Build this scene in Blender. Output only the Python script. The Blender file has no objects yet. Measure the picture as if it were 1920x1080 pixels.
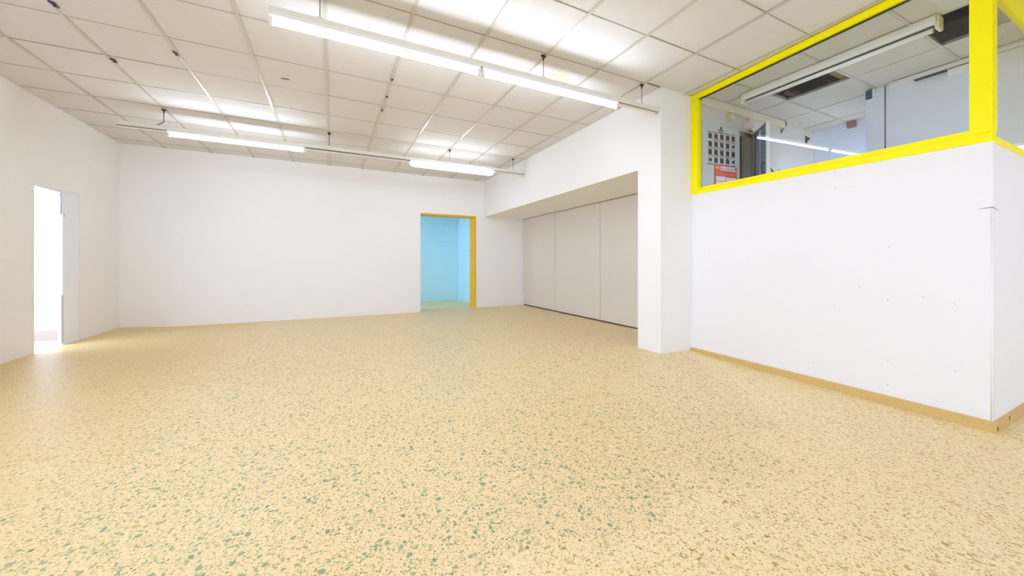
import bpy, bmesh, math, random
from mathutils import Vector, Matrix
random.seed(7)
S = bpy.context.scene
COL = S.collection
PI = math.pi

# ------------------------------------------------------------------ camera, world, exposure
CAM_H = 1.015
cam_d = bpy.data.cameras.new('camera')
cam_d.sensor_width = 36.0
cam_d.lens = 684.0 / 1920.0 * 36.0
cam_d.shift_y = -46.2 / 1920.0
cam_d.clip_start = 0.05
cam = bpy.data.objects.new('camera', cam_d)
COL.objects.link(cam)
cam.location = (0, 0, CAM_H)
cam.rotation_euler = (PI / 2, 0, -0.459)
S.camera = cam

W = bpy.data.worlds.new('daylight')
S.world = W
W.use_nodes = True
wb = W.node_tree.nodes['Background']
wb.inputs['Color'].default_value = (0.77, 0.90, 1.18, 1)
wb.inputs['Strength'].default_value = 4.4
S.view_settings.view_transform = 'Standard'
S.view_settings.look = 'None'
S.view_settings.gamma = 1.0
S.view_settings.use_curve_mapping = False
S.view_settings.exposure = 0.37
TUBE_POWER = 46.0
S.cycles.max_bounces = 14
S.cycles.diffuse_bounces = 8
S.cycles.transparent_max_bounces = 16
S.cycles.sample_clamp_indirect = 8.0

# ------------------------------------------------------------------ measurements (metres)
CEIL = 2.913            # underside of the tiles
ROOF = 3.35             # structural slab above the hung ceiling
XL, YB = -2.997, 7.898  # left wall, back wall
XP, YR, YP = 3.176, 2.809, 3.139    # pillar face, pillar return, pillar's far edge
XR, SOFFIT = 4.207, 2.091           # back of the recess, underside of its header
A = Vector((3.66, YR)); B = Vector((3.559, 0.684))  # glazed partition, far and near ends
YC = 0.684
XO, XN, YN = 6.24, 5.294, 1.881     # office far wall, near wall, its end
YF = -4.0                           # unseen front wall behind the camera

# ------------------------------------------------------------------ materials
def mat(name, col, rough=0.6, metal=0.0, spec=0.5, mottle=0.0, mscale=3.0, bump=0.0, bscale=80.0, emit=None, estr=0.0):
    m = bpy.data.materials.new(name); m.use_nodes = True
    nt = m.node_tree; p = nt.nodes['Principled BSDF']
    p.inputs['Base Color'].default_value = (*col, 1)
    p.inputs['Roughness'].default_value = rough
    p.inputs['Metallic'].default_value = metal
    p.inputs['Specular IOR Level'].default_value = spec
    if emit:
        p.inputs['Emission Color'].default_value = (*emit, 1)
        p.inputs['Emission Strength'].default_value = estr
    if mottle or bump:
        g = nt.nodes.new('ShaderNodeNewGeometry')
    if mottle:
        n = nt.nodes.new('ShaderNodeTexNoise')
        n.inputs['Scale'].default_value = mscale; n.inputs['Detail'].default_value = 5
        nt.links.new(g.outputs['Position'], n.inputs['Vector'])
        r = nt.nodes.new('ShaderNodeMix'); r.data_type = 'RGBA'
        r.inputs[6].default_value = (*[max(0, c * (1 - mottle)) for c in col], 1)
        r.inputs[7].default_value = (*[min(1, c * (1 + mottle)) for c in col], 1)
        nt.links.new(n.outputs['Fac'], r.inputs[0])
        nt.links.new(r.outputs[2], p.inputs['Base Color'])
    if bump:
        n2 = nt.nodes.new('ShaderNodeTexNoise')
        n2.inputs['Scale'].default_value = bscale; n2.inputs['Detail'].default_value = 3
        nt.links.new(g.outputs['Position'], n2.inputs['Vector'])
        b = nt.nodes.new('ShaderNodeBump'); b.inputs['Strength'].default_value = bump; b.inputs['Distance'].default_value = 0.004
        nt.links.new(n2.outputs['Fac'], b.inputs['Height'])
        nt.links.new(b.outputs['Normal'], p.inputs['Normal'])
    return m

M = {}
M['wall'] = mat('white_wall_paint', (.905, .89, .885), .75, spec=.3, mottle=.012, mscale=1.5, bump=.15)
M['panel'] = mat('beige_panel_laminate', (.755, .71, .65), .5, mottle=.03, mscale=1.2)
M['office_wall'] = mat('bluish_office_paint', (.76, .81, .90), .7, mottle=.04, mscale=2)
M['office_old'] = mat('greyed_office_paint', (.68, .665, .62), .7, mottle=.06, mscale=3)
M['beam'] = mat('cream_beam_paint', (.80, .72, .55), .6, mottle=.05, mscale=6)
M['tile'] = mat('mineral_ceiling_tile', (.745, .72, .712), .85, spec=.2, mottle=.03, mscale=9, bump=.4, bscale=220)
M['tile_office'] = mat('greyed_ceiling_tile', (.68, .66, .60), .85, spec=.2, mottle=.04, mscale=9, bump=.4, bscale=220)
M['runner'] = mat('white_enamel_runner', (.60, .56, .49), .25, spec=.6)
M['tee'] = mat('white_enamel_tee', (.55, .51, .45), .28, spec=.6)
M['slab'] = mat('plenum_concrete', (.035, .028, .028), .9, mottle=.2, mscale=5)
M['yellow'] = mat('yellow_gloss_paint', (1.0, .90, .0), .4, spec=.2, mottle=.01, mscale=8)
M['yellow_shaded'] = mat('shaded_yellow_paint', (.84, .48, .0), .4, spec=.35, mottle=.02, mscale=8)  # yellow darkened to carry the doorway's shade in its colour
M['blue'] = mat('pale_blue_wall_paint', (.55, .82, .92), .6, mottle=.03, mscale=2)
M['metal'] = mat('white_enamel_steel', (.82, .80, .74), .4)
M['white'] = mat('white_plastic', (.86, .86, .86), .35)
M['dark'] = mat('dark_steel', (.04, .035, .03), .5)
M['slot'] = mat('shadowed_slot', (.06, .06, .05), .8)  # near-black stands in for shade inside gaps; also colours cracks and seams
M['rail_slot'] = mat('rail_recess_shade', (.30, .28, .23), .6)  # darker tone puts shade into the rail's recess
M['crack'] = mat('plaster_crack', (.30, .29, .29), .9)
M['wire'] = mat('hanger_wire', (.12, .11, .10), .4, metal=.6)
M['tube'] = mat('fluorescent_tube_glass', (.9, .9, .9), .3, emit=(.84, .95, 1.14), estr=TUBE_POWER)
M['opal'] = mat('opal_diffuser', (.9, .9, .9), .4, emit=(.86, .95, 1.10), estr=TUBE_POWER * .32)
M['tube_off'] = mat('unlit_tube_glass', (.88, .90, .92), .25)
M['skirt'] = mat('terrazzo_skirting', (.66, .46, .17), .45, mottle=.18, mscale=90)
M['street'] = mat('grey_asphalt', (.25, .25, .25), .9, mottle=.05, mscale=2)
M['white_ext'] = mat('white_render', (.88, .88, .87), .8)
M['grey_skirt'] = mat('grey_skirting', (.30, .235, .185), .6)
M['door_white'] = mat('white_door_paint', (.90, .92, .99), .45)
M['board'] = mat('pale_grey_board', (.66, .68, .66), .55, mottle=.03, mscale=5)
M['ink'] = mat('black_print', (.025, .028, .028), .6)
M['red_line'] = mat('red_brown_print', (.50, .13, .05), .6)
M['red'] = mat('red_sign_print', (.72, .05, .02), .5)
M['red_light'] = mat('light_red_print', (.85, .12, .08), .5)
M['orange'] = mat('orange_print', (.85, .25, .01), .5)
M['paper'] = mat('white_print', (.85, .82, .82), .6)
M['pink'] = mat('pinkish_plastic', (.78, .62, .56), .4)
M['cream'] = mat('yellowed_plastic', (.72, .62, .35), .4)
M['blue_dev'] = mat('blue_plastic', (.01, .07, .20), .35)
M['rust'] = mat('rust_brown_paint', (.30, .15, .10), .6)
M['timber'] = mat('old_timber', (.30, .19, .07), .8, mottle=.2, mscale=20)
M['leaf'] = mat('green_leaf', (.10, .20, .03), .5)
M['yellow_ring'] = mat('yellowed_rim', (.90, .72, .35), .5)
M['alu'] = mat('brushed_aluminium', (.62, .64, .68), .35, metal=.4)
M['brown_frame'] = mat('olive_door_frame', (.25, .22, .15), .5)
M['dark_room'] = mat('dark_room_shade', (.03, .045, .05), .7)

def glass(name, tint, reflect=1.0):
    m = bpy.data.materials.new(name); m.use_nodes = True
    nt = m.node_tree; nt.nodes.clear()
    o = nt.nodes.new('ShaderNodeOutputMaterial'); mx = nt.nodes.new('ShaderNodeMixShader')
    t = nt.nodes.new('ShaderNodeBsdfTransparent'); t.inputs['Color'].default_value = (*tint, 1)
    g = nt.nodes.new('ShaderNodeBsdfGlossy'); g.inputs['Roughness'].default_value = 0.0
    # Schlick reflectance, the same on both faces of the pane
    ge = nt.nodes.new('ShaderNodeNewGeometry'); dt = nt.nodes.new('ShaderNodeVectorMath'); dt.operation = 'DOT_PRODUCT'
    nt.links.new(ge.outputs['Normal'], dt.inputs[0]); nt.links.new(ge.outputs['Incoming'], dt.inputs[1])
    def mth(op, a, b=None):
        n = nt.nodes.new('ShaderNodeMath'); n.operation = op
        for i, v in enumerate((a, b)):
            if v is None: continue
            if isinstance(v, (int, float)): n.inputs[i].default_value = v
            else: nt.links.new(v, n.inputs[i])
        return n.outputs[0]
    q = mth('POWER', mth('SUBTRACT', 1.0, mth('ABSOLUTE', dt.outputs['Value'])), 5.0)
    nt.links.new(mth('ADD', mth('MULTIPLY', q, .96), .035), mx.inputs[0]); nt.links.new(t.outputs[0], mx.inputs[1]); nt.links.new(g.outputs[0], mx.inputs[2])
    nt.links.new(mx.outputs[0], o.inputs[0])
    return m
M['glass'] = glass('window_glass', (.975, .985, .99))
M['glass_door'] = glass('smoked_door_glass', (.45, .50, .60))

def terrazzo():
    m = bpy.data.materials.new('terrazzo'); m.use_nodes = True
    nt = m.node_tree; N = nt.nodes; L = nt.links; p = N['Principled BSDF']
    p.inputs['Roughness'].default_value = .42; p.inputs['Specular IOR Level'].default_value = .35
    g = N.new('ShaderNodeNewGeometry')
    pos = g.outputs['Position']
    def node(t, **kw):
        n = N.new(t)
        for k, v in kw.items(): setattr(n, k, v)
        return n
    def math_(op, a, b=None, clamp=False):
        n = node('ShaderNodeMath', operation=op, use_clamp=clamp)
        for i, v in enumerate((a, b)):
            if v is None: continue
            if isinstance(v, (int, float)): n.inputs[i].default_value = v
            else: L.new(v, n.inputs[i])
        return n.outputs[0]
    def mixc(f, a, b):
        n = node('ShaderNodeMix', data_type='RGBA')
        for i, v in ((0, f), (6, a), (7, b)):
            if isinstance(v, tuple): n.inputs[i].default_value = (*v, 1)
            elif isinstance(v, (int, float)): n.inputs[i].default_value = v
            else: L.new(v, n.inputs[i])
        return n.outputs[2]
    def noise(scale, detail=3):
        n = node('ShaderNodeTexNoise'); n.inputs['Scale'].default_value = scale; n.inputs['Detail'].default_value = detail
        L.new(pos, n.inputs['Vector']); return n
    wob = noise(38, 2)
    wv = node('ShaderNodeVectorMath', operation='SCALE'); wv.inputs['Scale'].default_value = .018
    L.new(wob.outputs['Color'], wv.inputs[0])
    wp = node('ShaderNodeVectorMath', operation='ADD'); L.new(pos, wp.inputs[0]); L.new(wv.outputs[0], wp.inputs[1])
    def chips(scale, thr_rand, size):
        # marble chips: random cells of a voronoi, shrunk from the cell edge
        v = node('ShaderNodeTexVoronoi', feature='F1'); v.inputs['Scale'].default_value = scale
        L.new(wp.outputs[0], v.inputs['Vector'])
        sep = node('ShaderNodeSeparateColor'); L.new(v.outputs['Color'], sep.inputs[0])
        on = math_('GREATER_THAN', sep.outputs[0], thr_rand)
        rad = math_('MULTIPLY', sep.outputs[1], size)
        rad = math_('ADD', rad, size * .45)
        ins = math_('LESS_THAN', v.outputs['Distance'], rad)
        return math_('MULTIPLY', on, ins), sep.outputs[2]
    big, bigr = chips(52, .78, .40)
    small, smallr = chips(112, .45, .45)
    tiny, tinyr = chips(170, .5, .45)
    # the old floor by the glazed office (tan chips) against the larger refinished floor (green chips)
    sx = node('ShaderNodeSeparateXYZ'); L.new(pos, sx.inputs[0])
    wn = noise(2.2, 3)
    wig = math_('MULTIPLY', math_('SUBTRACT', wn.outputs['Fac'], .5), .7)
    # boundary: y = 1.15 for x < 2, climbing towards the partition
    bx = math_('SUBTRACT', sx.outputs['X'], 1.7)
    bx = math_('MAXIMUM', bx, 0.0)
    bx = math_('MULTIPLY', math_('MULTIPLY', bx, bx), .55)
    lim = math_('ADD', bx, 1.08)
    lim = math_('ADD', lim, wig)
    d = math_('SUBTRACT', sx.outputs['Y'], lim)
    fac = math_('ADD', math_('MULTIPLY', d, 6.0), .5, True)     # 1 = refinished
    # far-left strip keeps ochre tone
    dl = math_('SUBTRACT', math_('ADD', sx.outputs['X'], 1.2), math_('MULTIPLY', wig, 1.5))
    facl = math_('ADD', math_('MULTIPLY', dl, 1.2), .5, True)
    facc = math_('MULTIPLY', fac, math_('ADD', math_('MULTIPLY', facl, .8), .2))
    big_n = noise(.8, 2)
    base_a = mixc(big_n.outputs['Fac'], (.92, .73, .36), (.96, .83, .52))
    base_b = mixc(big_n.outputs['Fac'], (.91, .685, .36), (.94, .745, .44))
    base_l = mixc(facl, (.80, .60, .26), base_b)
    base = mixc(fac, base_a, base_l)
    ramp = node('ShaderNodeValToRGB'); e = ramp.color_ramp.elements
    e[0].color = (.40, .27, .10, 1); e[1].color = (.80, .66, .44, 1)
    x_ = e.new(.35); x_.color = (.60, .40, .14, 1)
    x_ = e.new(.65); x_.color = (.70, .52, .26, 1)
    L.new(smallr, ramp.inputs[0])
    rampg = node('ShaderNodeValToRGB'); e = rampg.color_ramp.elements
    e[0].color = (.22, .30, .13, 1); e[1].color = (.70, .52, .22, 1)
    x_ = e.new(.45); x_.color = (.42, .40, .17, 1)
    L.new(smallr, rampg.inputs[0])
    chip = mixc(facc, ramp.outputs[0], rampg.outputs[0])
    c1 = mixc(math_('MULTIPLY', tiny, .6), base, chip)
    c2 = mixc(math_('MULTIPLY', small, .85), c1, chip)
    rampb = node('ShaderNodeValToRGB'); e = rampb.color_ramp.elements
    e[0].color = (.05, .18, .13, 1); e[1].color = (.50, .46, .22, 1)
    x_ = e.new(.3); x_.color = (.20, .30, .18, 1)
    L.new(bigr, rampb.inputs[0])
    rampt = node('ShaderNodeValToRGB'); e = rampt.color_ramp.elements
    e[0].color = (.25, .16, .05, 1); e[1].color = (.85, .74, .56, 1)
    x_ = e.new(.3); x_.color = (.66, .42, .11, 1)
    L.new(bigr, rampt.inputs[0])
    bigc = mixc(facc, rampt.outputs[0], rampb.outputs[0])
    c3 = mixc(math_('MULTIPLY', big, .85), c2, bigc)
    # slab joints, only left in the old floor
    def joint(out, at, pitch):
        a = math_('SUBTRACT', out, at); a = math_('DIVIDE', a, pitch)
        r = math_('ROUND', a); a = math_('ABSOLUTE', math_('SUBTRACT', a, r))
        return math_('LESS_THAN', a, .0016 / pitch)
    j = math_('MAXIMUM', joint(sx.outputs['X'], 2.353, 1.2), joint(sx.outputs['Y'], .885, 1.2))
    j = math_('MULTIPLY', j, math_('SUBTRACT', 1.0, fac))
    c4 = mixc(math_('MULTIPLY', j, .28), c3, (.35, .26, .12))
    L.new(c4, p.inputs['Base Color'])
    return m
M['terrazzo'] = terrazzo()

def scuffed():
    m = mat('scuffed_white_paint', (.86, .855, .87), .7, spec=.3, bump=.15)
    nt = m.node_tree; N = nt.nodes; L = nt.links; p = N['Principled BSDF']
    g = N.new('ShaderNodeNewGeometry')
    sp = N.new('ShaderNodeSeparateXYZ'); L.new(g.outputs['Position'], sp.inputs[0])
    ad = N.new('ShaderNodeMath'); ad.operation = 'SUBTRACT'; L.new(sp.outputs['Y'], ad.inputs[0]); L.new(sp.outputs['X'], ad.inputs[1])
    sc_ = N.new('ShaderNodeMath'); sc_.operation = 'MULTIPLY'; L.new(ad.outputs[0], sc_.inputs[0]); sc_.inputs[1].default_value = .6
    cb = N.new('ShaderNodeCombineXYZ'); L.new(sc_.outputs[0], cb.inputs[0]); L.new(sp.outputs['Z'], cb.inputs[1])
    v = N.new('ShaderNodeTexVoronoi'); v.voronoi_dimensions = '2D'; v.inputs['Scale'].default_value = 11
    L.new(cb.outputs[0], v.inputs['Vector'])
    n = N.new('ShaderNodeTexNoise'); n.inputs['Scale'].default_value = 2.5
    L.new(g.outputs['Position'], n.inputs['Vector'])
    sc = N.new('ShaderNodeSeparateColor'); L.new(v.outputs['Color'], sc.inputs[0])
    a = N.new('ShaderNodeMath'); a.operation = 'LESS_THAN'; L.new(v.outputs['Distance'], a.inputs[0]); a.inputs[1].default_value = .04
    b = N.new('ShaderNodeMath'); b.operation = 'GREATER_THAN'; L.new(sc.outputs[0], b.inputs[0]); b.inputs[1].default_value = .84
    c = N.new('ShaderNodeMath'); c.operation = 'GREATER_THAN'; L.new(n.outputs['Fac'], c.inputs[0]); c.inputs[1].default_value = .5
    d = N.new('ShaderNodeMath'); d.operation = 'MULTIPLY'; L.new(a.outputs[0], d.inputs[0]); L.new(b.outputs[0], d.inputs[1])
    e = N.new('ShaderNodeMath'); e.operation = 'MULTIPLY'; L.new(d.outputs[0], e.inputs[0]); L.new(c.outputs[0], e.inputs[1])
    f = N.new('ShaderNodeMath'); f.operation = 'MULTIPLY'; L.new(e.outputs[0], f.inputs[0]); f.inputs[1].default_value = .45
    r = N.new('ShaderNodeMix'); r.data_type = 'RGBA'; r.inputs[6].default_value = (.86, .855, .87, 1); r.inputs[7].default_value = (.30, .32, .34, 1)
    L.new(f.outputs[0], r.inputs[0]); L.new(r.outputs[2], p.inputs['Base Color'])
    return m
M['scuffed'] = scuffed()

# ------------------------------------------------------------------ mesh helpers
class MB:
    def __init__(self): self.v = []; self.f = []; self.smooth = set()
    def prism(self, c):
        """eight corners: bottom four anticlockwise, top four above them"""
        n = len(self.v); self.v += [tuple(p) for p in c]
        for q in ((3, 2, 1, 0), (4, 5, 6, 7), (0, 1, 5, 4), (1, 2, 6, 5), (2, 3, 7, 6), (3, 0, 4, 7)):
            self.f.append(tuple(n + i for i in q))
        return self
    def box(self, x0, x1, y0, y1, z0, z1):
        return self.prism([(x0, y0, z0), (x1, y0, z0), (x1, y1, z0), (x0, y1, z0), (x0, y0, z1), (x1, y0, z1), (x1, y1, z1), (x0, y1, z1)])
    def extrude(self, pts, axis, a0, a1):
        """close a 2-D outline along one axis (0 x, 1 y, 2 z)"""
        n = len(self.v); k = len(pts)
        for a in (a0, a1):
            for p in pts:
                q = list(p); q.insert(axis, a); self.v.append(tuple(q))
        self.f.append(tuple(n + i for i in range(k))[::-1]); self.f.append(tuple(n + k + i for i in range(k)))
        for i in range(k):
            j = (i + 1) % k; self.f.append((n + i, n + j, n + k + j, n + k + i))
        return self
    def tube(self, p0, p1, r0, r1=None, n=12, caps=True):
        r1 = r0 if r1 is None else r1
        p0, p1 = Vector(p0), Vector(p1); d = (p1 - p0).normalized()
        u = d.orthogonal().normalized(); w = d.cross(u); b = len(self.v)
        for p, r in ((p0, r0), (p1, r1)):
            for i in range(n):
                a = 2 * PI * i / n; self.v.append(tuple(p + r * (math.cos(a) * u + math.sin(a) * w)))
        for i in range(n):
            j = (i + 1) % n; self.smooth.add(len(self.f)); self.f.append((b + i, b + j, b + n + j, b + n + i))
        if caps:
            self.f.append(tuple(b + i for i in range(n))[::-1]); self.f.append(tuple(b + n + i for i in range(n)))
        return self
    def lathe_x(self, prof, y, z, n=16, sy=1.0, sz=1.0):
        """profile of (x, radius) turned round a line along x"""
        b = len(self.v); k = len(prof)
        for x, r in prof:
            for i in range(n):
                a = 2 * PI * i / n; self.v.append((x, y + sy * r * math.cos(a), z + sz * r * math.sin(a)))
        for q in range(k - 1):
            for i in range(n):
                j = (i + 1) % n; self.smooth.add(len(self.f))
                self.f.append((b + q * n + i, b + q * n + j, b + (q + 1) * n + j, b + (q + 1) * n + i))
        self.f.append(tuple(b + i for i in range(n))); self.f.append(tuple(b + (k - 1) * n + i for i in range(n)))
        return self
    def mesh(self, name, m, off=(0, 0, 0), bevel=0.0):
        me = bpy.data.meshes.new(name)
        o = Vector(off)
        me.from_pydata([tuple(Vector(p) - o) for p in self.v], [], self.f)
        bm = bmesh.new(); bm.from_mesh(me)
        bm.faces.ensure_lookup_table()
        for i in self.smooth: bm.faces[i].smooth = True
        bmesh.ops.recalc_face_normals(bm, faces=bm.faces)
        if bevel:
            bmesh.ops.bevel(bm, geom=[e for e in bm.edges if not (e.link_faces[0].smooth and e.link_faces[-1].smooth)], offset=bevel, segments=2, affect='EDGES', profile=.5)
        bm.to_mesh(me); bm.free()
        me.materials.append(m)
        return me

def wloc(o):
    l = Vector(o.location)
    while o.parent: o = o.parent; l += Vector(o.location)
    return l
def obj(name, mb, m, parent=None, bevel=0.0, local=False, label=None):
    off = (0, 0, 0) if (parent is None or local) else wloc(parent)
    o = bpy.data.objects.new(name, mb.mesh(name, m, off, bevel))
    COL.objects.link(o)
    if parent: o.parent = parent
    if label: o['label'] = label
    return o
def struct(name, mb, m, label=None, cat=None, bevel=0.0):
    o = obj(name, mb, m, None, bevel); o['kind'] = 'structure'
    if label: o['label'] = label
    if cat: o['category'] = cat
    return o
def empty(name, loc, label, cat, group=None, kind=None):
    o = bpy.data.objects.new(name, None); COL.objects.link(o)
    o.empty_display_size = .1
    o.location = loc; o['label'] = label; o['category'] = cat
    if group: o['group'] = group
    if kind: o['kind'] = kind
    return o
def box(*a): return MB().box(*a)

# ------------------------------------------------------------------ floor: old terrazzo, not quite level
def sstep(a, b, x):
    t = min(1, max(0, (x - a) / (b - a))); return t * t * (3 - 2 * t)
def floor_h(x, y):
    h = .045 * math.exp(-((x - 3.1) ** 2 / 1.0 + (y - 3.1) ** 2 / 1.1))
    h -= .034 * sstep(6.4, 7.8, y) * (1 - sstep(1.5, 2.6, x)) * sstep(-3.0, -2.2, x) * (1 - sstep(8.0, 8.6, y))
    if x > 3.5 and y < 2.7: h *= 1 - sstep(3.5, 3.9, x)
    return h
fm = MB(); x0, x1, y0, y1, st = -3.0, 6.4, -4.0, 11.0, .2
nx, ny = int((x1 - x0) / st + .5), int((y1 - y0) / st + .5)
for j in range(ny + 1):
    for i in range(nx + 1):
        x, y = x0 + i * st, y0 + j * st; fm.v.append((x, y, floor_h(x, y)))
for j in range(ny):
    for i in range(nx):
        a = j * (nx + 1) + i; fm.smooth.add(len(fm.f)); fm.f.append((a, a + 1, a + nx + 2, a + nx + 1))
b0 = len(fm.v)   # solid slab below
fm.box(x0, x1, y0, y1, -.30, -.12)
floor = struct('floor', fm, M['terrazzo'], 'cream terrazzo floor flecked with green and tan marble chips', 'floor')

# ------------------------------------------------------------------ walls
LW0, LW1, LWT, LMID = 6.025, 6.862, 1.905, 6.543
T = .16
lw = MB().box(XL - T, XL, 3.6, LW0, -.1, ROOF).box(XL - T, XL, YF, 3.6, -.1, 1.05).box(XL - T, XL, YF, 3.6, 2.62, ROOF)
for y in (YF, -1.45, 1.35): lw.box(XL - T, XL, y, y + .2, 1.05, 2.62)      # unseen window openings, added to let in daylight
lw.box(XL - T, XL, LW1, YB + .2, -.1, ROOF)
lw.prism([(XL - T, LW0, 1.892), (XL, LW0, 1.892), (XL, LW1, 1.925), (XL - T, LW1, 1.925), (XL - T, LW0, ROOF), (XL, LW0, ROOF), (XL, LW1, ROOF), (XL - T, LW1, ROOF)])
struct('wall_left', lw, M['wall'], 'long white wall on the left with a narrow bright doorway', 'wall')

DX0, DX1, DT, DWALL = 1.708, 2.979, 2.102, .33
bw = MB().box(XL, DX0, YB, YB + DWALL, -.1, ROOF).box(DX1, XR + .4, YB, YB + DWALL, -.1, ROOF).box(DX0, DX1, YB, YB + DWALL, DT, ROOF)
struct('wall_back', bw, M['wall'], 'white far wall pierced by the yellow framed doorway', 'wall')

rw = MB().box(XP, XR + .25, YP, YB, SOFFIT, ROOF)
wr = struct('wall_right', rw, M['wall'], 'white header wall above the recess of beige panels', 'wall')
pl = MB().box(XP, XR + .25, YR, YP, -.1, ROOF)
struct('wall_right.001', pl, M['wall'], 'white pillar between the panelled recess and the glazed office', 'pillar')

# panelled back of the recess
rb = struct('wall_recess', MB().box(XR + .03, XR + .2, YP, YB, -.1, SOFFIT), M['slot'], 'back of the recess clad in tall beige panels', 'wall')
ys = [YB - .004, 6.465, 5.038, 3.60, YP + .004]
for k in range(4):
    obj('panel', box(XR, XR + .022, ys[k + 1] + .0045, ys[k] - .0045, .024, SOFFIT - .010), M['panel'], rb, bevel=.0025)

# blue room behind the yellow doorway
NX1, NY1, NX0, NC = 3.168, 9.80, -.6, 2.115
struct('wall_alcove_back', MB().box(NX0, NX1 + .1, NY1, NY1 + .1, -.1, NC), M['blue'], 'pale blue wall at the back of the far room', 'wall')
aw = struct('wall_alcove_right', MB().box(NX1, NX1 + .1, YB + DWALL, NY1, -.1, NC + .4), M['blue'], 'pale blue side wall of the far room', 'wall')
struct('wall_alcove_left', MB().box(NX0 - .1, NX0, YB + DWALL, NY1 + .1, -.1, .6).box(NX0 - .1, NX0, YB + DWALL, NY1 + .1, NC, NC + .4), M['blue'], 'pale blue wall on the hidden left of the far room, with an opening added for daylight', 'wall')  # open band added in this unseen wall to bring daylight in
struct('ceiling_alcove', MB().box(NX0, NX1, NY1 - .10, NY1 + .1, NC, NC + .4).box(NX0, NX1, YB + DWALL, NY1 - .10, NC + .30, NC + .4), M['blue'], 'pale blue ceiling edge of the far room', 'ceiling')
obj('crack', MB().box(2.55, 2.86, NY1 - .002, NY1 + .01, 1.603, 1.606), M['slot'], bpy.data.objects['wall_alcove_back'])

# ------------------------------------------------------------------ door_1, the narrow bright doorway
d1 = empty('door_1', (XL, LW0, 0), 'narrow doorway in the left wall filled with white daylight', 'doorway', kind='structure')
obj('side_panel', box(XL - .045, XL - .004, LMID, LW1, .006, 1.915), M['door_white'], d1, bevel=.003, label='bluish white fixed door panel')
obj('door_frame', MB().box(XL - .06, XL + .004, LW0 - .001, LW0 + .022, 0, 1.895).box(XL - .06, XL + .004, LW0, LW1, 1.888, 1.898), M['white'], d1)
obj('edge_strip', MB().box(XL - .014, XL + .001, LMID - .008, LMID, .02, .62), M['grey_skirt'], d1, label='dark purple grey edge strip')
obj('closer', MB().box(XL - .05, XL + .006, LMID - .02, LMID + .03, 1.60, 1.625).tube((XL - .02, LMID - .004, 1.625), (XL - .02, LMID - .004, 1.90), .012), M['alu'], d1)
# bright passage outside it
ow = struct('wall_passage', MB().box(-8, XL - T, 6.98, 7.1, -.1, 2.6), M['white_ext'], 'sunlit white wall seen through the narrow doorway', 'wall')
struct('baseboard_passage', MB().box(-8, XL - T, 6.965, 6.98, 0, .135), M['grey_skirt'], 'grey skirting of the sunlit passage beyond the left doorway', 'skirting')
struct('pavement_passage', MB().box(-12, XL, 5.2, 6.98, -.25, .0), M['white_ext'], 'white paving of the passage beyond the left doorway', 'pavement')

# ------------------------------------------------------------------ door_2, yellow lining
d2 = empty('door_2', (DX0, YB, 0), 'open doorway with a yellow lining coloured darker for shade leading to the blue room', 'doorway', kind='structure')
obj('jamb', box(DX1 - .035, DX1, YB - .012, YB + DWALL + .01, 0, DT - .03), M['yellow_shaded'], d2, bevel=.003)
obj('jamb', box(DX0, DX0 + .006, YB + .02, YB + DWALL + .01, 0, DT - .03), M['yellow_shaded'], d2, bevel=.003)
obj('lintel_lining', box(DX0, DX1, YB - .012, YB + DWALL + .01, DT - .03, DT), M['yellow_shaded'], d2, bevel=.003)

# ------------------------------------------------------------------ low walls under the glazing, and the office shell
PT = .10
SILL_A, SILL_B = 1.790, 1.752
dirP = (B - A).normalized(); nrm = Vector((-dirP.y, dirP.x))     # nrm points into the office (+x)
if nrm.x < 0: nrm = -nrm
A2, B2 = A + nrm * PT, B + nrm * PT
pw = MB().prism([(A.x, A.y, -.1), (B.x, B.y, -.1), (B2.x, B.y, -.1), (A2.x, A.y, -.1), (A.x, A.y, SILL_A), (B.x, B.y, SILL_B), (B2.x, B.y, SILL_B), (A2.x, A.y, SILL_A)])
pt = struct('wall_partition', pw, M['scuffed'], 'scuffed white low wall under the yellow framed glazing', 'wall')
struct('wall_partition.001', MB().box(B2.x, XN, YC, YC + PT, -.1, SILL_B), M['scuffed'], 'white low wall returning from the corner at the right edge', 'wall')
# plaster crack at the corner, 0.6 m under the sill
obj('crack', MB().prism([(B.x + .0028, .745, 1.347), (B.x + .02, .745, 1.347), (B.x + .02, .690, 1.349), (B.x - .0005, .690, 1.349), (B.x + .0028, .745, 1.3485), (B.x + .02, .745, 1.3485), (B.x + .02, .690, 1.3555), (B.x - .0005, .690, 1.3555)])
    .prism([(B.x - .001, YC - .0015, 1.349), (B.x + .10, YC - .0015, 1.339), (B.x + .10, YC + .01, 1.339), (B.x - .001, YC + .01, 1.349), (B.x - .001, YC - .0015, 1.3555), (B.x + .10, YC - .0015, 1.3405), (B.x + .10, YC + .01, 1.3405), (B.x - .001, YC + .01, 1.3555)]), M['crack'], pt)
obj('corner_bead', MB().tube((B.x + .0062, YC + .0062, .06), (B.x + .0062, YC + .0062, 1.345), .0072, n=16), M['scuffed'], pt)

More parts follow.
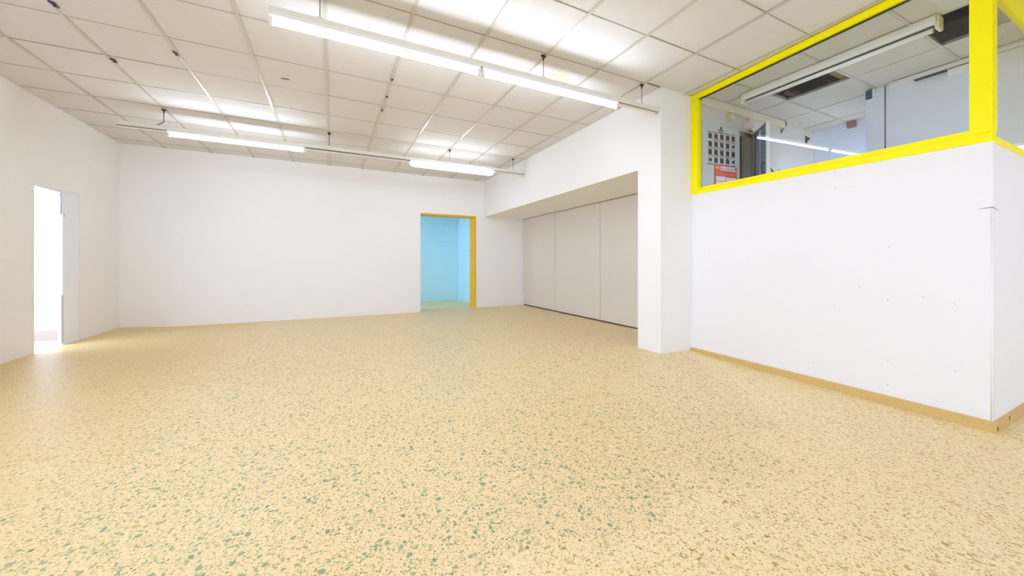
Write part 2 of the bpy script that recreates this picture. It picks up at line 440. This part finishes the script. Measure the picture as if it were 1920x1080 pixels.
# skirting of the partition
bt = .014
def skirt(p0, p1, out):
    q0, q1 = p0 + out * bt, p1 + out * bt
    return MB().prism([(p0.x, p0.y, -.05), (p1.x, p1.y, -.05), (q1.x, q1.y, -.05), (q0.x, q0.y, -.05), (p0.x, p0.y, .066), (p1.x, p1.y, .066), (q1.x, q1.y, .064), (q0.x, q0.y, .064)])
Bo = B - dirP * 0
s1 = skirt(A, B + dirP * bt, -nrm)
struct('baseboard_front', s1, M['skirt'], 'tan terrazzo skirting along the foot of the partition', 'skirting')
s2 = skirt(Vector((B.x, YC)), Vector((XN, YC)), Vector((0, -1)))
bs = struct('baseboard_side', s2, M['skirt'], 'tan terrazzo skirting on the return past the corner', 'skirting')
obj('chip_mark', MB().box(B.x + .012, B.x + .030, YC - bt - .001, YC - bt + .004, .012, .035).box(B.x + .25, B.x + .27, YC - bt - .001, YC - bt + .004, .03, .055), M['dark'], bs)

# office shell
ow_ = MB().box(A2.x - .06, 4.508, YR - .009, YR + .2, -.1, ROOF).box(4.80, XO + .1, YR - .009, YR + .2, -.1, ROOF).box(4.508, 4.80, YR - .009, YR + .2, 2.648, ROOF)
struct('wall_office_left', ow_, M['office_old'], 'greyed white office wall with the poster board and glass door', 'wall')
struct('wall_office_far', MB().box(XO, XO + .1, YN - .1, YR, -.1, ROOF), M['office_wall'], 'bluish wall at the far corner of the office', 'wall')
nw = MB().box(XN, XN + .16, YN - .15, YN, -.1, ROOF).box(XN + .16, XO + .1, YN - .15, YN, -.1, .8).box(XN + .16, XO + .1, YN - .15, YN, 2.6, ROOF).box(XN + .006, XN + .15, YC, .80, -.1, ROOF).box(XN + .006, XN + .15, .80, YN - .15, 2.05, ROOF).box(XN + .006, XN + .15, .80, YN - .15, -.1, .05)  # hidden openings added here to let courtyard daylight into the office
struct('wall_office_near', nw, M['office_wall'], 'bluish white office wall behind the glazing with a boxed end pier', 'wall')
obj('seam_strip', MB().box(XN - .002, XN + .01, 1.724, 1.7305, 2.05, CEIL), M['slot'], bpy.data.objects['wall_office_near'])
# unlit room behind the office door, its darkness put into the colour
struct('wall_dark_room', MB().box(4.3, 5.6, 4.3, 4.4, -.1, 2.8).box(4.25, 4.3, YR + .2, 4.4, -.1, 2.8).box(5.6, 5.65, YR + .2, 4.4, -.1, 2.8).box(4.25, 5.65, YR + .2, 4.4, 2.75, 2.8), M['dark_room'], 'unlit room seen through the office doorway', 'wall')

# far side of the hall behind the camera: right-hand wall, and a front wall with openings added for daylight
struct('wall_far_right', MB().box(XN + .006, XN + .15, YF, YC + PT, -.1, ROOF), M['wall'], 'white wall of the shop beyond the office corner', 'wall')
fw = MB().box(XL - T, XN + .15, YF - .15, YF, -.1, 1.2).box(XL - T, XN + .15, YF - .15, YF, 2.1, ROOF)
for x in (XL - T, 0.0, 3.0, XN): fw.box(x, x + .15, YF - .15, YF, 1.2, 2.1)
struct('wall_front', fw, M['wall'], 'unseen front wall with wide window openings added for daylight', 'wall')
struct('pavement_added_court', MB().box(XN + .15, 14, YF, 7, -.3, -.11), M['street'], 'unseen paved courtyard added beside the office for daylight', 'pavement')  # unseen courtyard, added so that sky light reaches the office
struct('pavement_street', MB().box(-25, 30, -30, YF - .15, -.3, -.12).box(-40, XL - T, YF - .15, 5.2, -.3, -.12), M['street'], 'pale street in front of the added front window openings', 'pavement')

# ------------------------------------------------------------------ hung ceiling
rf = MB().box(XL - T, XN + .15, YC + PT, YB + DWALL, ROOF, ROOF + .15).box(XL - T, XN + .15, YF - .15, YC + PT, ROOF, ROOF + .15).box(XN + .15, XO + .1, YN - .15, YB, ROOF, ROOF + .15)
ceil = struct('ceiling', rf, M['slab'], 'suspended ceiling of square off-white tiles in a white grid', 'ceiling')
OX, OY, P = -1.846, 3.426, .6
tile_cache = {}
def tile(x0, x1, y0, y1, m, parent):
    w, h = round(x1 - x0, 3), round(y1 - y0, 3)
    if w < .02 or h < .02: return
    key = (w, h, m.name)
    if key not in tile_cache:
        tile_cache[key] = MB().box(-w / 2, w / 2, -h / 2, h / 2, 0, .016).mesh('ceiling_tile', m, bevel=0)
    o = bpy.data.objects.new('ceiling_tile', tile_cache[key]); COL.objects.link(o)
    o.parent = parent
    o.location = ((x0 + x1) / 2, (y0 + y1) / 2, CEIL + random.uniform(0, .0025))
    o.rotation_euler = (random.uniform(-.003, .003), random.uniform(-.003, .003), 0)
    return o
GX, GY = .005, .0055
xs = [XL] + [OX + P * j for j in range(-1, 10)]           # ... 3.554
ysl = [OY + P * i for i in range(-7, 8)] + [YB]
for i in range(len(ysl) - 1):
    ya, yb_ = ysl[i], ysl[i + 1]
    right = XP if ya >= YR else None
    for j in range(len(xs)):
        xa = xs[j]
        if j + 1 < len(xs): xb = xs[j + 1]
        else:
            if right: continue
            if ya < .5: xb = xa + P
            else: xb = 3.70
        y_hi = yb_
        if right:
            if xa >= right: continue
            xb = min(xb, right)
        wall_l = .004 if xa == XL else GX
        wall_r = .006 if (right and xb == right) else GX
        if not right and xb > XP and y_hi > YR: y_hi = YR
        tile(xa + wall_l, xb - wall_r, ya + GY, y_hi - (.005 if yb_ == YB else GY), M['tile'], ceil)
# rows of the far right bay, past the office corner
for i in range(0, 3):
    for j in range(10, 12):
        xa = OX + P * j; ya = ysl[i]; yb_ = min(ysl[i + 1], YC)
        if yb_ - ya > .05: tile(xa + GX, xa + P - GX, ya + GY, yb_ - GY, M['tile'], ceil)
# plain ceiling further behind the camera
obj('ceiling_board', MB().box(XL, XN, YF, OY - 7 * P - .01, CEIL, CEIL + .02), M['tile'], ceil)
# main runners (wide, towards the back wall) and cross tees (narrow)
for j in range(-1, 10):
    x = OX + P * j
    y_end = YB if x < XP else YR
    obj('main_runner', MB().box(x - .012, x + .012, OY - 7 * P, y_end, CEIL - .005, CEIL - .002).box(x - .001, x + .001, OY - 7 * P, y_end, CEIL - .002, CEIL + .035), M['runner'], ceil)
for i in range(-7, 8):
    y = OY + P * i
    xe = XP if y > YR else (3.70 if y > YC else XN)
    obj('cross_tee', MB().box(XL, xe, y - .004, y + .004, CEIL - .0025, CEIL - .0005).box(XL, xe, y - .001, y + .001, CEIL - .0005, CEIL + .03), M['tee'], ceil)
# black spring clips left on the grid
for (x, y) in ((-1.82, 3.877), (-1.823, 4.703), (-1.259, 4.299), (.557, 3.92), (.56, 4.347), (.558, 4.755)):
    big = 1.35 if x < -1.2 else .9
    obj('grid_clip', MB().prism([(x - .012 * big, y - .030 * big, CEIL - .011), (x + .012 * big, y - .026 * big, CEIL - .011), (x + .008 * big, y + .028 * big, CEIL - .008), (x - .008 * big, y + .022 * big, CEIL - .008),
        (x - .012 * big, y - .030 * big, CEIL - .004), (x + .012 * big, y - .026 * big, CEIL - .004), (x + .008 * big, y + .028 * big, CEIL - .002), (x - .008 * big, y + .022 * big, CEIL - .002)]).tube((x, y, CEIL - .022), (x, y, CEIL - .006), .004, .006, n=8), M['dark'], ceil)

obj('dark_mark', MB().prism([(-.468, 4.392, CEIL - .003), (-.392, 4.384, CEIL - .003), (-.388, 4.402, CEIL - .003), (-.455, 4.412, CEIL - .003), (-.468, 4.392, CEIL + .002), (-.392, 4.384, CEIL + .002), (-.388, 4.402, CEIL + .002), (-.455, 4.412, CEIL + .002)]), M['dark'], ceil, label='small dark mark in the middle of a tile')
# office ceiling with two missing tiles
oc = struct('ceiling_office', MB().box(3.72, XO, YC + .02, YR, ROOF - .03, ROOF - .01), M['slab'], 'greyed tiled office ceiling with two tiles missing', 'ceiling')
oxs = [3.72] + [4.18 + P * k for k in range(0, 4)] + [XO]
oys = [YC + .03, 1.2, 1.8, 2.4, YR - .009]
for i in range(len(oys) - 1):
    for j in range(len(oxs) - 1):
        if (j, i) in ((1, 2), (1, 0)): continue
        xa, xb, ya, yb_ = oxs[j], oxs[j + 1], oys[i], oys[i + 1]
        if xa > XN - .1 and yb_ < YN + .01: continue
        if xa > XN - .3 and ya < YN < yb_: ya = YN
        tile(xa + GX, xb - GX, ya + GX, yb_ - GX, M['tile_office'], oc)
for y in oys[1:4]:
    obj('main_runner', MB().box(3.72, XO if y > YN else XN, y - .012, y + .012, CEIL - .005, CEIL - .002).box(3.72, XO if y > YN else XN, y - .001, y + .001, CEIL - .002, CEIL + .035), M['runner'], oc)
for x in oxs[1:5]:
    obj('cross_tee', MB().box(x - .004, x + .004, (YC + .03) if x < XN else YN, YR - .01, CEIL - .0025, CEIL - .0005), M['tee'], oc)
obj('edge_angle', MB().box(4.765, 4.795, 1.80, 2.40, CEIL - .004, CEIL + .02).box(4.765, 4.795, YC + .03, 1.20, CEIL - .004, CEIL + .02), M['alu'], oc)
obj('timber_block', MB().box(4.40, 4.78, 1.81, 1.90, CEIL + .03, CEIL + .12), M['timber'], oc)
obj('pipe', MB().tube((4.60, 2.36, CEIL + .06), (4.80, 2.30, CEIL + .05), .03).tube((4.2, 2.1, CEIL + .16), (5.4, 2.1, CEIL + .16), .02), M['dark'], oc)

# ------------------------------------------------------------------ yellow framed glazing, window_1 along the partition and window_2 on the return
Lp = (B - A).length
TOP = CEIL - .006
w1 = empty('window_1', (A.x, A.y, 0), 'yellow framed glazing of the office above the scuffed partition', 'window', kind='structure')
w1.rotation_euler = (0, 0, math.atan2(dirP.y, dirP.x))
# local frame: x from far end to the corner, y into the office (+) , z up
fy0, fy1 = -.008, .050
sg = 1 if (Matrix.Rotation(w1.rotation_euler.z, 2) @ Vector((0, 1))).dot(nrm) > 0 else -1
def lb(x0, x1, z00, z01, z10, z11, a=fy0, b=fy1):
    """bar from x0 to x1; bottom z00->z01, top z10->z11"""
    a, b = sg * a, sg * b
    if a > b: a, b = b, a
    return [(x0, a, z00), (x1, a, z01), (x1, b, z01), (x0, b, z00), (x0, a, z10), (x1, a, z11), (x1, b, z11), (x0, b, z10)]
RA, RB = SILL_A, SILL_B
post0 = 2.036
obj('bottom_rail', MB().prism(lb(0, Lp, RA, RB, RA + .040, RB + .056)), M['yellow'], w1, bevel=.002, local=True)
obj('glazing_bead', MB().prism(lb(.07, post0 + .03, RA + .042, RB + .0575, RA + .066, RB + .090, .0, .030)), M['yellow'], w1, bevel=.002, local=True)
obj('top_rail', MB().prism(lb(0, Lp, TOP - .055, TOP - .055, TOP, TOP)), M['yellow'], w1, bevel=.002, local=True)
obj('glazing_bead', MB().prism(lb(.07, post0, TOP - .068, TOP - .068, TOP - .055, TOP - .055, .018, .030)), M['dark'], w1, local=True, label='dark strip painted as the rebate shadow under the top rail')  # dark strip standing in for the rebate's shadow
obj('stile', MB().prism(lb(0, .085, RA + .04, RA + .04, TOP - .055, TOP - .055)), M['yellow'], w1, bevel=.002, local=True)
obj('corner_post', MB().prism(lb(post0, Lp, RB + .057, RB + .057, TOP - .055, TOP - .055, fy0, .07)), M['yellow'], w1, bevel=.003, local=True)
obj('pane', MB().prism(lb(.06, post0 + .03, RA + .03, RB + .03, TOP - .03, TOP - .03, .020, .026)), M['glass'], w1, local=True)

w2 = empty('window_2', (B.x, YC, 0), 'yellow framed glazing on the return at the right edge', 'window', kind='structure')
X2 = 5.28
obj('bottom_rail', MB().box(B.x + .004, X2, YC - .006, YC + .05, RB - .012, RB + .024), M['yellow'], w2, bevel=.002)
obj('glazing_bead', MB().box(B.x + .02, X2, YC + .006, YC + .035, RB + .0255, RB + .046), M['yellow'], w2, bevel=.002)
obj('top_rail', MB().box(B.x + .02, X2, YC - .006, YC + .05, 2.70, TOP), M['yellow'], w2, bevel=.002)
obj('edge_stile', MB().box(B.x + .005, B.x + .014, YC - .004, YC + .05, RB + .024, TOP), M['yellow'], w2)
obj('end_stile', MB().box(X2 - .06, X2, YC - .006, YC + .05, RB + .046, 2.70), M['yellow'], w2)
obj('pane', MB().box(B.x + .012, X2 - .02, YC + .018, YC + .024, RB + .02, 2.73), M['glass'], w2)

# ------------------------------------------------------------------ suspended fluorescent lights
def hanger(parent, x, y, top, bent=False):
    o = obj('hanger', MB().tube((x, y, 2.715), (x, y, top), .0030, n=8) if not bent else
        MB().tube((x, y, 2.755), (x, y, top), .0045, n=8).tube((x - .075, y, 2.700), (x, y, 2.755), .0045, n=8), M['wire'], parent)
    obj('ceiling_hook', MB().box(x - .022, x + .022, y - .010, y + .010, top - .012, top + .001).tube((x, y, top - .045), (x, y, top - .010), .006, .011, n=8), M['dark'], o)
    obj('saddle', MB().prism([(x - .035, y - .02, 2.700), (x + .035, y - .02, 2.700), (x + .035, y + .02, 2.700), (x - .035, y + .02, 2.700), (x - .006, y - .006, 2.722), (x + .006, y - .006, 2.722), (x + .006, y + .006, 2.722), (x - .006, y + .006, 2.722)]), M['metal'], o)
def light_row(name, x0, x1, y, hang, tubes, label, opal=(), bare=(), bent_first=False):
    r = empty(name, (x0, y, 2.62), label, 'light', group='suspended fluorescent light rows')
    z0, z1 = 2.655, 2.703
    obj('rail', MB().box(x0, x1, y - .022, y + .022, z0, z1), M['metal'], r, bevel=.003)
    obj('rail_slot', MB().box(x0 + .002, x1 - .002, y - .012, y + .012, z0 - .014, z0), M['rail_slot'], r)
    obj('rail_lip', MB().box(x0, x1, y - .019, y + .019, z0 - .024, z0 - .014), M['metal'], r, bevel=.002)
    for k, hx in enumerate(hang): hanger(r, hx, y, CEIL - .004, bent_first and k == 0)
    for (a, b) in tubes:
        bt_ = obj('batten', MB().extrude([(y - .026, 2.664), (y - .026, 2.640), (y - .010, 2.626), (y + .010, 2.626), (y + .026, 2.640), (y + .026, 2.664)], 0, a - .012, b + .012), M['white'], r)
        obj('tube', MB().lathe_x([(a + .012, .008), (a + .014, .012), (a + .02, .013), (b - .02, .013), (b - .014, .012), (b - .012, .008)], y, 2.601), M['tube'], bt_)
        for e in (a, b):
            obj('lamp_holder', MB().extrude([(y - .018, 2.628), (y - .016, 2.590), (y - .008, 2.580), (y + .008, 2.580), (y + .016, 2.590), (y + .018, 2.628)], 0, e - .010, e + .010), M['white'], bt_)
    for (a, b) in opal:
        bt_ = obj('batten', box(a - .01, b + .01, y - .024, y + .024, 2.638, 2.664), M['white'], r, bevel=.003)
        prof = [(a, .008), (a + .012, .024), (a + .035, .036), (a + .07, .042), (b - .16, .046), (b - .07, .042), (b - .03, .032), (b - .008, .018), (b, .006)]
        obj('diffuser', MB().lathe_x(prof, y, 2.598, n=20, sz=.85), M['opal'], bt_)
    for (a, b) in bare:
        bt_ = obj('holder_bar', MB().box(a, b, y - .012, y + .012, 2.618, 2.627), M['white'], r)
        obj('shade_strip', MB().box(a + .01, b - .01, y - .0135, y + .0135, 2.643, 2.654), M['slot'], bt_)  # dark strip coloured as the shade inside the open slot
        for e in (a, b): obj('lamp_holder', MB().box(e - .010, e + .010, y - .018, y + .018, 2.585, 2.630), M['white'], bt_)
    return r
light_row('suspended_light', -.370, 3.168, 2.855, (-.073, 1.731, 2.945), ((-.359, 1.098), (1.141, 2.590)),
          'nearer suspended fluorescent row with two long lit tubes end to end')
light_row('suspended_light', -2.281, 3.168, 5.925, (-1.853, -.034, 1.767, 2.947), ((-1.807, -.351),),
          'farther suspended fluorescent row with a dark gap between its two lit tubes', opal=((1.127, 2.562),), bare=((-.330, 1.112),), bent_first=True)

# office batten, unlit
ol = empty('office_light', (4.18, 1.05, CEIL), 'white unlit fluorescent batten under the office ceiling behind the glazing', 'light')
bx_, by0, by1 = 4.165, 1.055, 2.525
obj('body', MB().extrude([(bx_ - .05, CEIL - .006), (bx_ - .05, CEIL - .055), (bx_ - .030, CEIL - .068), (bx_ + .030, CEIL - .068), (bx_ + .05, CEIL - .055), (bx_ + .05, CEIL - .006)], 1, by0, by1), M['white'], ol)
obj('shade_strip', MB().box(bx_ - .012, bx_ + .012, by0 + .02, by1 - .02, CEIL - .078, CEIL - .068), M['slot'], ol)  # dark strip coloured as the shade between body and tube
obj('tube', MB().tube((bx_, by0 + .03, CEIL - .098), (bx_, by1 - .03, CEIL - .098), .019, n=16), M['tube_off'], ol)
for e in (by0, by1): obj('end_cap', MB().box(bx_ - .05, bx_ + .05, e - .012, e + .012, CEIL - .112, CEIL - .006), M['beam'], ol, bevel=.008)

# ------------------------------------------------------------------ round plate on the ceiling
cd = empty('ceiling_plate', (2.075, 3.15, CEIL), 'round white plate with a yellowed rim on the ceiling behind the nearer light row', 'cover plate')
def ring(cx, cy, z0, z1, r0, r1, n=40):
    m = MB()
    for i in range(n):
        a, b = 2 * PI * i / n, 2 * PI * (i + 1) / n
        c = [(cx + r * math.cos(t), cy + r * math.sin(t)) for r, t in ((r0, a), (r1, a), (r1, b), (r0, b))]
        m.prism([(*c[0], z0), (*c[1], z0), (*c[2], z0), (*c[3], z0), (*c[0], z1), (*c[1], z1), (*c[2], z1), (*c[3], z1)])
    return m
obj('rim', ring(2.075, 3.15, CEIL - .010, CEIL + .001, .088, .105), M['yellow_ring'], cd)
obj('disc', MB().tube((2.075, 3.15, CEIL - .007), (2.075, 3.15, CEIL + .001), .088, n=40), M['white'], cd)

# ------------------------------------------------------------------ behind the glazing: things on the office walls
YO = YR - .009
struct('beam', MB().box(3.74, 5.41, YO - .06, YO, 2.818, CEIL - .006), M['beam'], 'cream boxed beam along the top of the office wall', 'beam')
rb_ = empty('beam_bracket', (5.42, YO, 2.80), 'rust brown curved bracket at the end of the cream beam', 'bracket')
obj('arm', MB().prism([(5.412, YO - .07, 2.86), (5.432, YO - .07, 2.86), (5.432, YO, 2.84), (5.412, YO, 2.84), (5.412, YO - .06, CEIL - .006), (5.440, YO - .06, CEIL - .006), (5.440, YO, CEIL - .006), (5.412, YO, CEIL - .006)]), M['rust'], rb_)
obj('tail', MB().prism([(5.412, YO - .012, 2.765), (5.424, YO - .012, 2.765), (5.424, YO, 2.765), (5.412, YO, 2.765), (5.412, YO - .07, 2.86), (5.432, YO - .07, 2.86), (5.432, YO, 2.84), (5.412, YO, 2.84)]), M['rust'], rb_)

# poster board with its grid of dark pictograms
pb = empty('poster_board', (3.80, YO, 1.80), 'tall pale grey board printed with rows of dark square pictograms', 'poster')
obj('board', box(3.80, 4.497, YO - .020, YO - .002, 1.70, 2.660), M['board'], pb, bevel=.002)
f0 = YO - .0215
def flat(pts, t=.0016):  # outline in (x, z) on the board's face
    return MB().extrude([(x, z) for x, z in pts], 1, f0, f0 + t)
cols = [3.942, 4.046, 4.153, 4.260, 4.367]
rows = [2.500, 2.406, 2.313, 2.220]
for r_, zc in enumerate(rows):
    for c_, xc in enumerate(cols):
        zz = zc + .05 * (xc - 3.942)
        w = .031
        if (r_, c_) in ((1, 4), (3, 0), (3, 4)):      # a tilted cup beside a bar
            m = flat([(xc + .006 + .024 * math.cos(t), zz + .022 * math.sin(t)) for t in [2 * PI * k / 14 for k in range(14)]])
            m.extrude([(xc - .034, zz - .030), (xc - .029, zz - .030), (xc - .029, zz + .030), (xc - .034, zz + .030)], 1, f0, f0 + .0016)
            m.extrude([(xc + .02, zz + .010), (xc + .036, zz + .022), (xc + .030, zz + .028), (xc + .016, zz + .018)], 1, f0, f0 + .0016)
        else:
            m = flat([(xc - w, zz - w), (xc + w, zz - w), (xc + w, zz + w), (xc - w, zz + w)])
            if (r_, c_) == (3, 3): m.extrude([(xc - .008, zz + w), (xc + .008, zz + w), (xc + .008, zz + w + .014), (xc - .008, zz + w + .014)], 1, f0, f0 + .0016)
        obj('pictogram', m, M['ink'], pb)
def rule(xa, xb, z, m):
    za, zb = z + .05 * (xa - 3.942), z + .05 * (xb - 3.942)
    obj('rule_line', flat([(xa, za - .005), (xb, zb - .005), (xb, zb + .005), (xa, za + .005)]), m, pb)
for z, a in ((2.547, 3.90), (2.453, 3.99), (2.360, 3.90), (2.268, 3.90)):
    rule(a, 4.40, z, M['red_line'])
rule(3.89, 4.00, 2.172, M['ink']); rule(4.01, 4.30, 2.172, M['red_line']); rule(4.33, 4.41, 2.172, M['ink'])
lg = flat([(4.140 + .018 * math.cos(t), 2.617 + .020 * math.sin(t)) for t in [2 * PI * k / 14 for k in range(14)]])
lg.extrude([(4.075, 2.590), (4.105, 2.578), (4.140, 2.585), (4.175, 2.582), (4.205, 2.598), (4.160, 2.592), (4.150, 2.600), (4.128, 2.600), (4.118, 2.592)], 1, f0, f0 + .0016)
lg.extrude([(4.095, 2.570), (4.185, 2.574), (4.180, 2.566), (4.100, 2.562)], 1, f0, f0 + .0016)
obj('emblem', lg, M['ink'], pb, label='small dark emblem at the head of the board')

# red notice
rn = empty('red_notice', (4.02, YO - .02, 1.80), 'red and white notice fixed over the lower corner of the pictogram board', 'notice')
n0 = YO - .028
obj('sheet', box(4.015, 4.425, n0, n0 + .006, 1.74, 2.180), M['red'], rn)
def nflat(pts, m, name, lab=None): obj(name, MB().extrude(pts, 1, n0 - .001, n0 + .001), m, rn, label=lab)
nflat([(4.022, 2.110), (4.105, 2.112), (4.105, 2.172), (4.022, 2.170)], M['orange'], 'emblem_field', 'orange square of the notice')
obj('emblem', MB().extrude([(4.032, 2.136), (4.060, 2.128), (4.092, 2.142), (4.078, 2.150), (4.060, 2.142), (4.045, 2.150)], 1, n0 - .002, n0), M['yellow_ring'], rn)
lt = MB(); rr = random.Random(3)
for (z0, z1, xa, xb) in ((2.140, 2.168, 4.115, 4.395), (2.114, 2.132, 4.115, 4.405)):
    x = xa
    while x < xb - .012:
        w = rr.uniform(.014, .026); up = .012 * (x - 4.115) / .28
        lt.extrude([(x, z0 + up * .5), (min(x + w, xb), z0 + up * .5), (min(x + w, xb) - .002, z1 + up * .5), (x + .002, z1 + up * .5)], 1, n0 - .002, n0 + .001); x += w + .004
obj('lettering', lt, M['paper'], rn)
nflat([(4.028, 2.052), (4.412, 2.064), (4.412, 2.102), (4.028, 2.098)], M['red_light'], 'band')
for (xa, xb) in ((4.034, 4.215), (4.225, 4.408)):
    for (za, zb) in ((1.985, 2.040), (1.930, 1.978), (1.875, 1.923), (1.820, 1.868)):
        nflat([(xa, za), (xb, za + .008), (xb, zb + .008), (xa, zb)], M['paper'], 'table_cell')

# office doorway and open glass door leaf
d3 = empty('door_3', (4.508, YO, 0), 'dark office doorway with a glass door standing open', 'door', kind='structure')
obj('door_frame', MB().box(4.62, 4.80, YO - .004, YO + .05, 0, 2.648).box(4.508, 4.80, YO - .004, YO + .05, 2.600, 2.652), M['brown_frame'], d3)
obj('transom_glass', MB().box(4.508, 4.64, YO + .03, YO + .036, 0, 2.60), M['glass_door'], d3)
hx, hy, fx, fy = 4.803, YO - .005, 4.493, 2.453
dl = Vector((fx - hx, fy - hy)); ll = dl.length; dl.normalize(); dn = Vector((-dl.y, dl.x))
def leafbox(s0, s1, z0, z1, t0=-.016, t1=.016):
    c = []
    for z in (z0, z1):
        for s, t in ((s0, t0), (s1, t0), (s1, t1), (s0, t1)):
            q = Vector((hx, hy)) + dl * s + dn * t; c.append((q.x, q.y, z))
    return MB().prism(c)
lf = obj('door_leaf', leafbox(.03, ll - .02, .02, 2.63, -.004, .004), M['glass_door'], d3)
obj('edge_strip', leafbox(ll - .024, ll, .01, 2.652), M['white'], lf, label='white edge strip of the glass leaf')
obj('edge_strip', leafbox(0, .03, .01, 2.652), M['brown_frame'], lf)
obj('edge_strip', leafbox(.03, ll - .02, 2.632, 2.652), M['brown_frame'], lf)
obj('middle_bar', leafbox(ll * .48, ll * .48 + .018, .02, 2.63, -.010, .010), M['alu'], lf)
hm = MB()
for k in range(8):
    a0, a1 = PI * k / 8, PI * (k + 1) / 8
    p = [Vector((hx, hy)) + dl * (ll - .05) + dn * (-.016 - .035 * math.sin(a)) for a in (a0, a1)]
    hm.tube((p[0].x, p[0].y, 2.13 + .06 * -math.cos(a0)), (p[1].x, p[1].y, 2.13 + .06 * -math.cos(a1)), .008, n=8)
obj('handle', hm, M['dark'], lf)

# bell, sensor, hook, wall fittings
bl = empty('wall_bell', (4.66, YO, 2.70), 'round pinkish wall bell above the dark office doorway', 'bell')
obj('dome', MB().tube((4.655, YO - .075, 2.735), (4.655, YO - .02, 2.735), .055, .066, n=24), M['pink'], bl, bevel=.006)
obj('back_plate', MB().box(4.60, 4.78, YO - .022, YO, 2.665, 2.80), M['beam'], bl, bevel=.004)
obj('clapper', MB().tube((4.69, YO - .03, 2.675), (4.745, YO - .03, 2.668), .010, n=10), M['rust'], bl)
sn = empty('wall_sensor', (4.31, YO, 2.73), 'small yellowed sensor under the cream beam', 'sensor')
obj('housing', MB().prism([(4.278, YO - .05, 2.735), (4.342, YO - .05, 2.735), (4.342, YO, 2.735), (4.278, YO, 2.735), (4.270, YO - .062, 2.812), (4.350, YO - .062, 2.812), (4.350, YO, 2.812), (4.270, YO, 2.812)]), M['cream'], sn, bevel=.006)
obj('lens', MB().tube((4.318, YO - .062, 2.765), (4.318, YO - .045, 2.765), .020, n=14), M['white'], sn)
hk = empty('wall_hook', (6.047, YO, 2.77), 'black hook on the office wall near the far corner', 'hook')
obj('plate', box(6.025, 6.07, YO - .012, YO, 2.725, 2.825), M['dark'], hk, bevel=.006)
obj('prong', MB().tube((6.047, YO - .012, 2.77), (6.045, YO - .035, 2.768), .013, n=10).tube((6.045, YO - .033, 2.762), (6.045, YO - .036, 2.79), .011, n=10), M['dark'], hk)
ob = empty('junction_box', (XO, 2.352, 2.81), 'small orange brown box under the ceiling of the far office wall', 'junction box')
obj('housing', box(XO - .06, XO, 2.307, 2.396, 2.825, CEIL - .008), M['rust'], ob, bevel=.006)
obj('cover', box(XO - .066, XO - .058, 2.322, 2.358, 2.842, CEIL - .035), M['red_line'], ob, bevel=.002)
bd = empty('wall_speaker', (XN, 1.836, 2.79), 'dark blue box with a pale side at the top of the office pier', 'speaker')
obj('housing', box(XN - .05, XN, 1.795, 1.868, 2.795, CEIL - .012), M['white'], bd, bevel=.004)
obj('grille', MB().box(XN - .054, XN - .049, 1.812, 1.866, 2.800, CEIL - .016), M['blue_dev'], bd)
ct = empty('cable_trunking', (XN, 1.68, 2.87), 'white cable trunking along the top of the bluish office wall', 'trunking')
obj('trunk', box(XN - .06, XN + .006, YC + .06, 1.680, 2.862, 2.906), M['white'], ct, bevel=.003)
obj('shadow_line', box(XN - .055, XN + .006, YC + .06, 1.50, 2.856, 2.8605), M['slot'], ct)  # dark strip painted as the shadow line under the trunking
obj('lower_trunk', box(XN - .06, XN + .006, YC + .06, 1.272, 2.797, 2.852), M['white'], ct, bevel=.003)
# plant whose tip shows over the sill
pp = empty('potted_plant', (5.05, YO - .14, 2.02), 'tips of a green plant showing just above the yellow sill', 'plant')
obj('pot', MB().tube((5.05, YO - .14, 1.92), (5.05, YO - .14, 2.06), .05, .065, n=16), M['rust'], pp)
struct('shelf', MB().box(4.95, 5.35, YO - .26, YO, 1.895, 1.92), M['office_old'], 'office shelf hidden behind the low wall', 'shelf')
rl = random.Random(11)
for k in range(16):
    a = rl.uniform(0, 2 * PI); t = rl.uniform(.05, .13); h = rl.uniform(2.14, 2.235)
    bx0, by0_ = 5.05 + .02 * math.cos(a), YO - .14 + .02 * math.sin(a)
    tx, ty = 5.05 + t * math.cos(a), YO - .14 + t * .8 * math.sin(a)
    sx_, sy_ = -math.sin(a) * .014, math.cos(a) * .014
    mx_, my_, mz_ = (bx0 + tx) / 2, (by0_ + ty) / 2, (2.05 + h) / 2 + .03
    m = MB(); n = 0
    m.v = [(bx0, by0_, 2.05), (mx_ + sx_, my_ + sy_, mz_), (mx_ - sx_, my_ - sy_, mz_), (tx, ty, h), (mx_, my_, mz_ - .006)]
    m.f = [(0, 1, 4), (0, 4, 2), (4, 1, 3), (2, 4, 3), (0, 2, 1), (1, 2, 3)]
    obj('leaf', m, M['leaf'], pp)
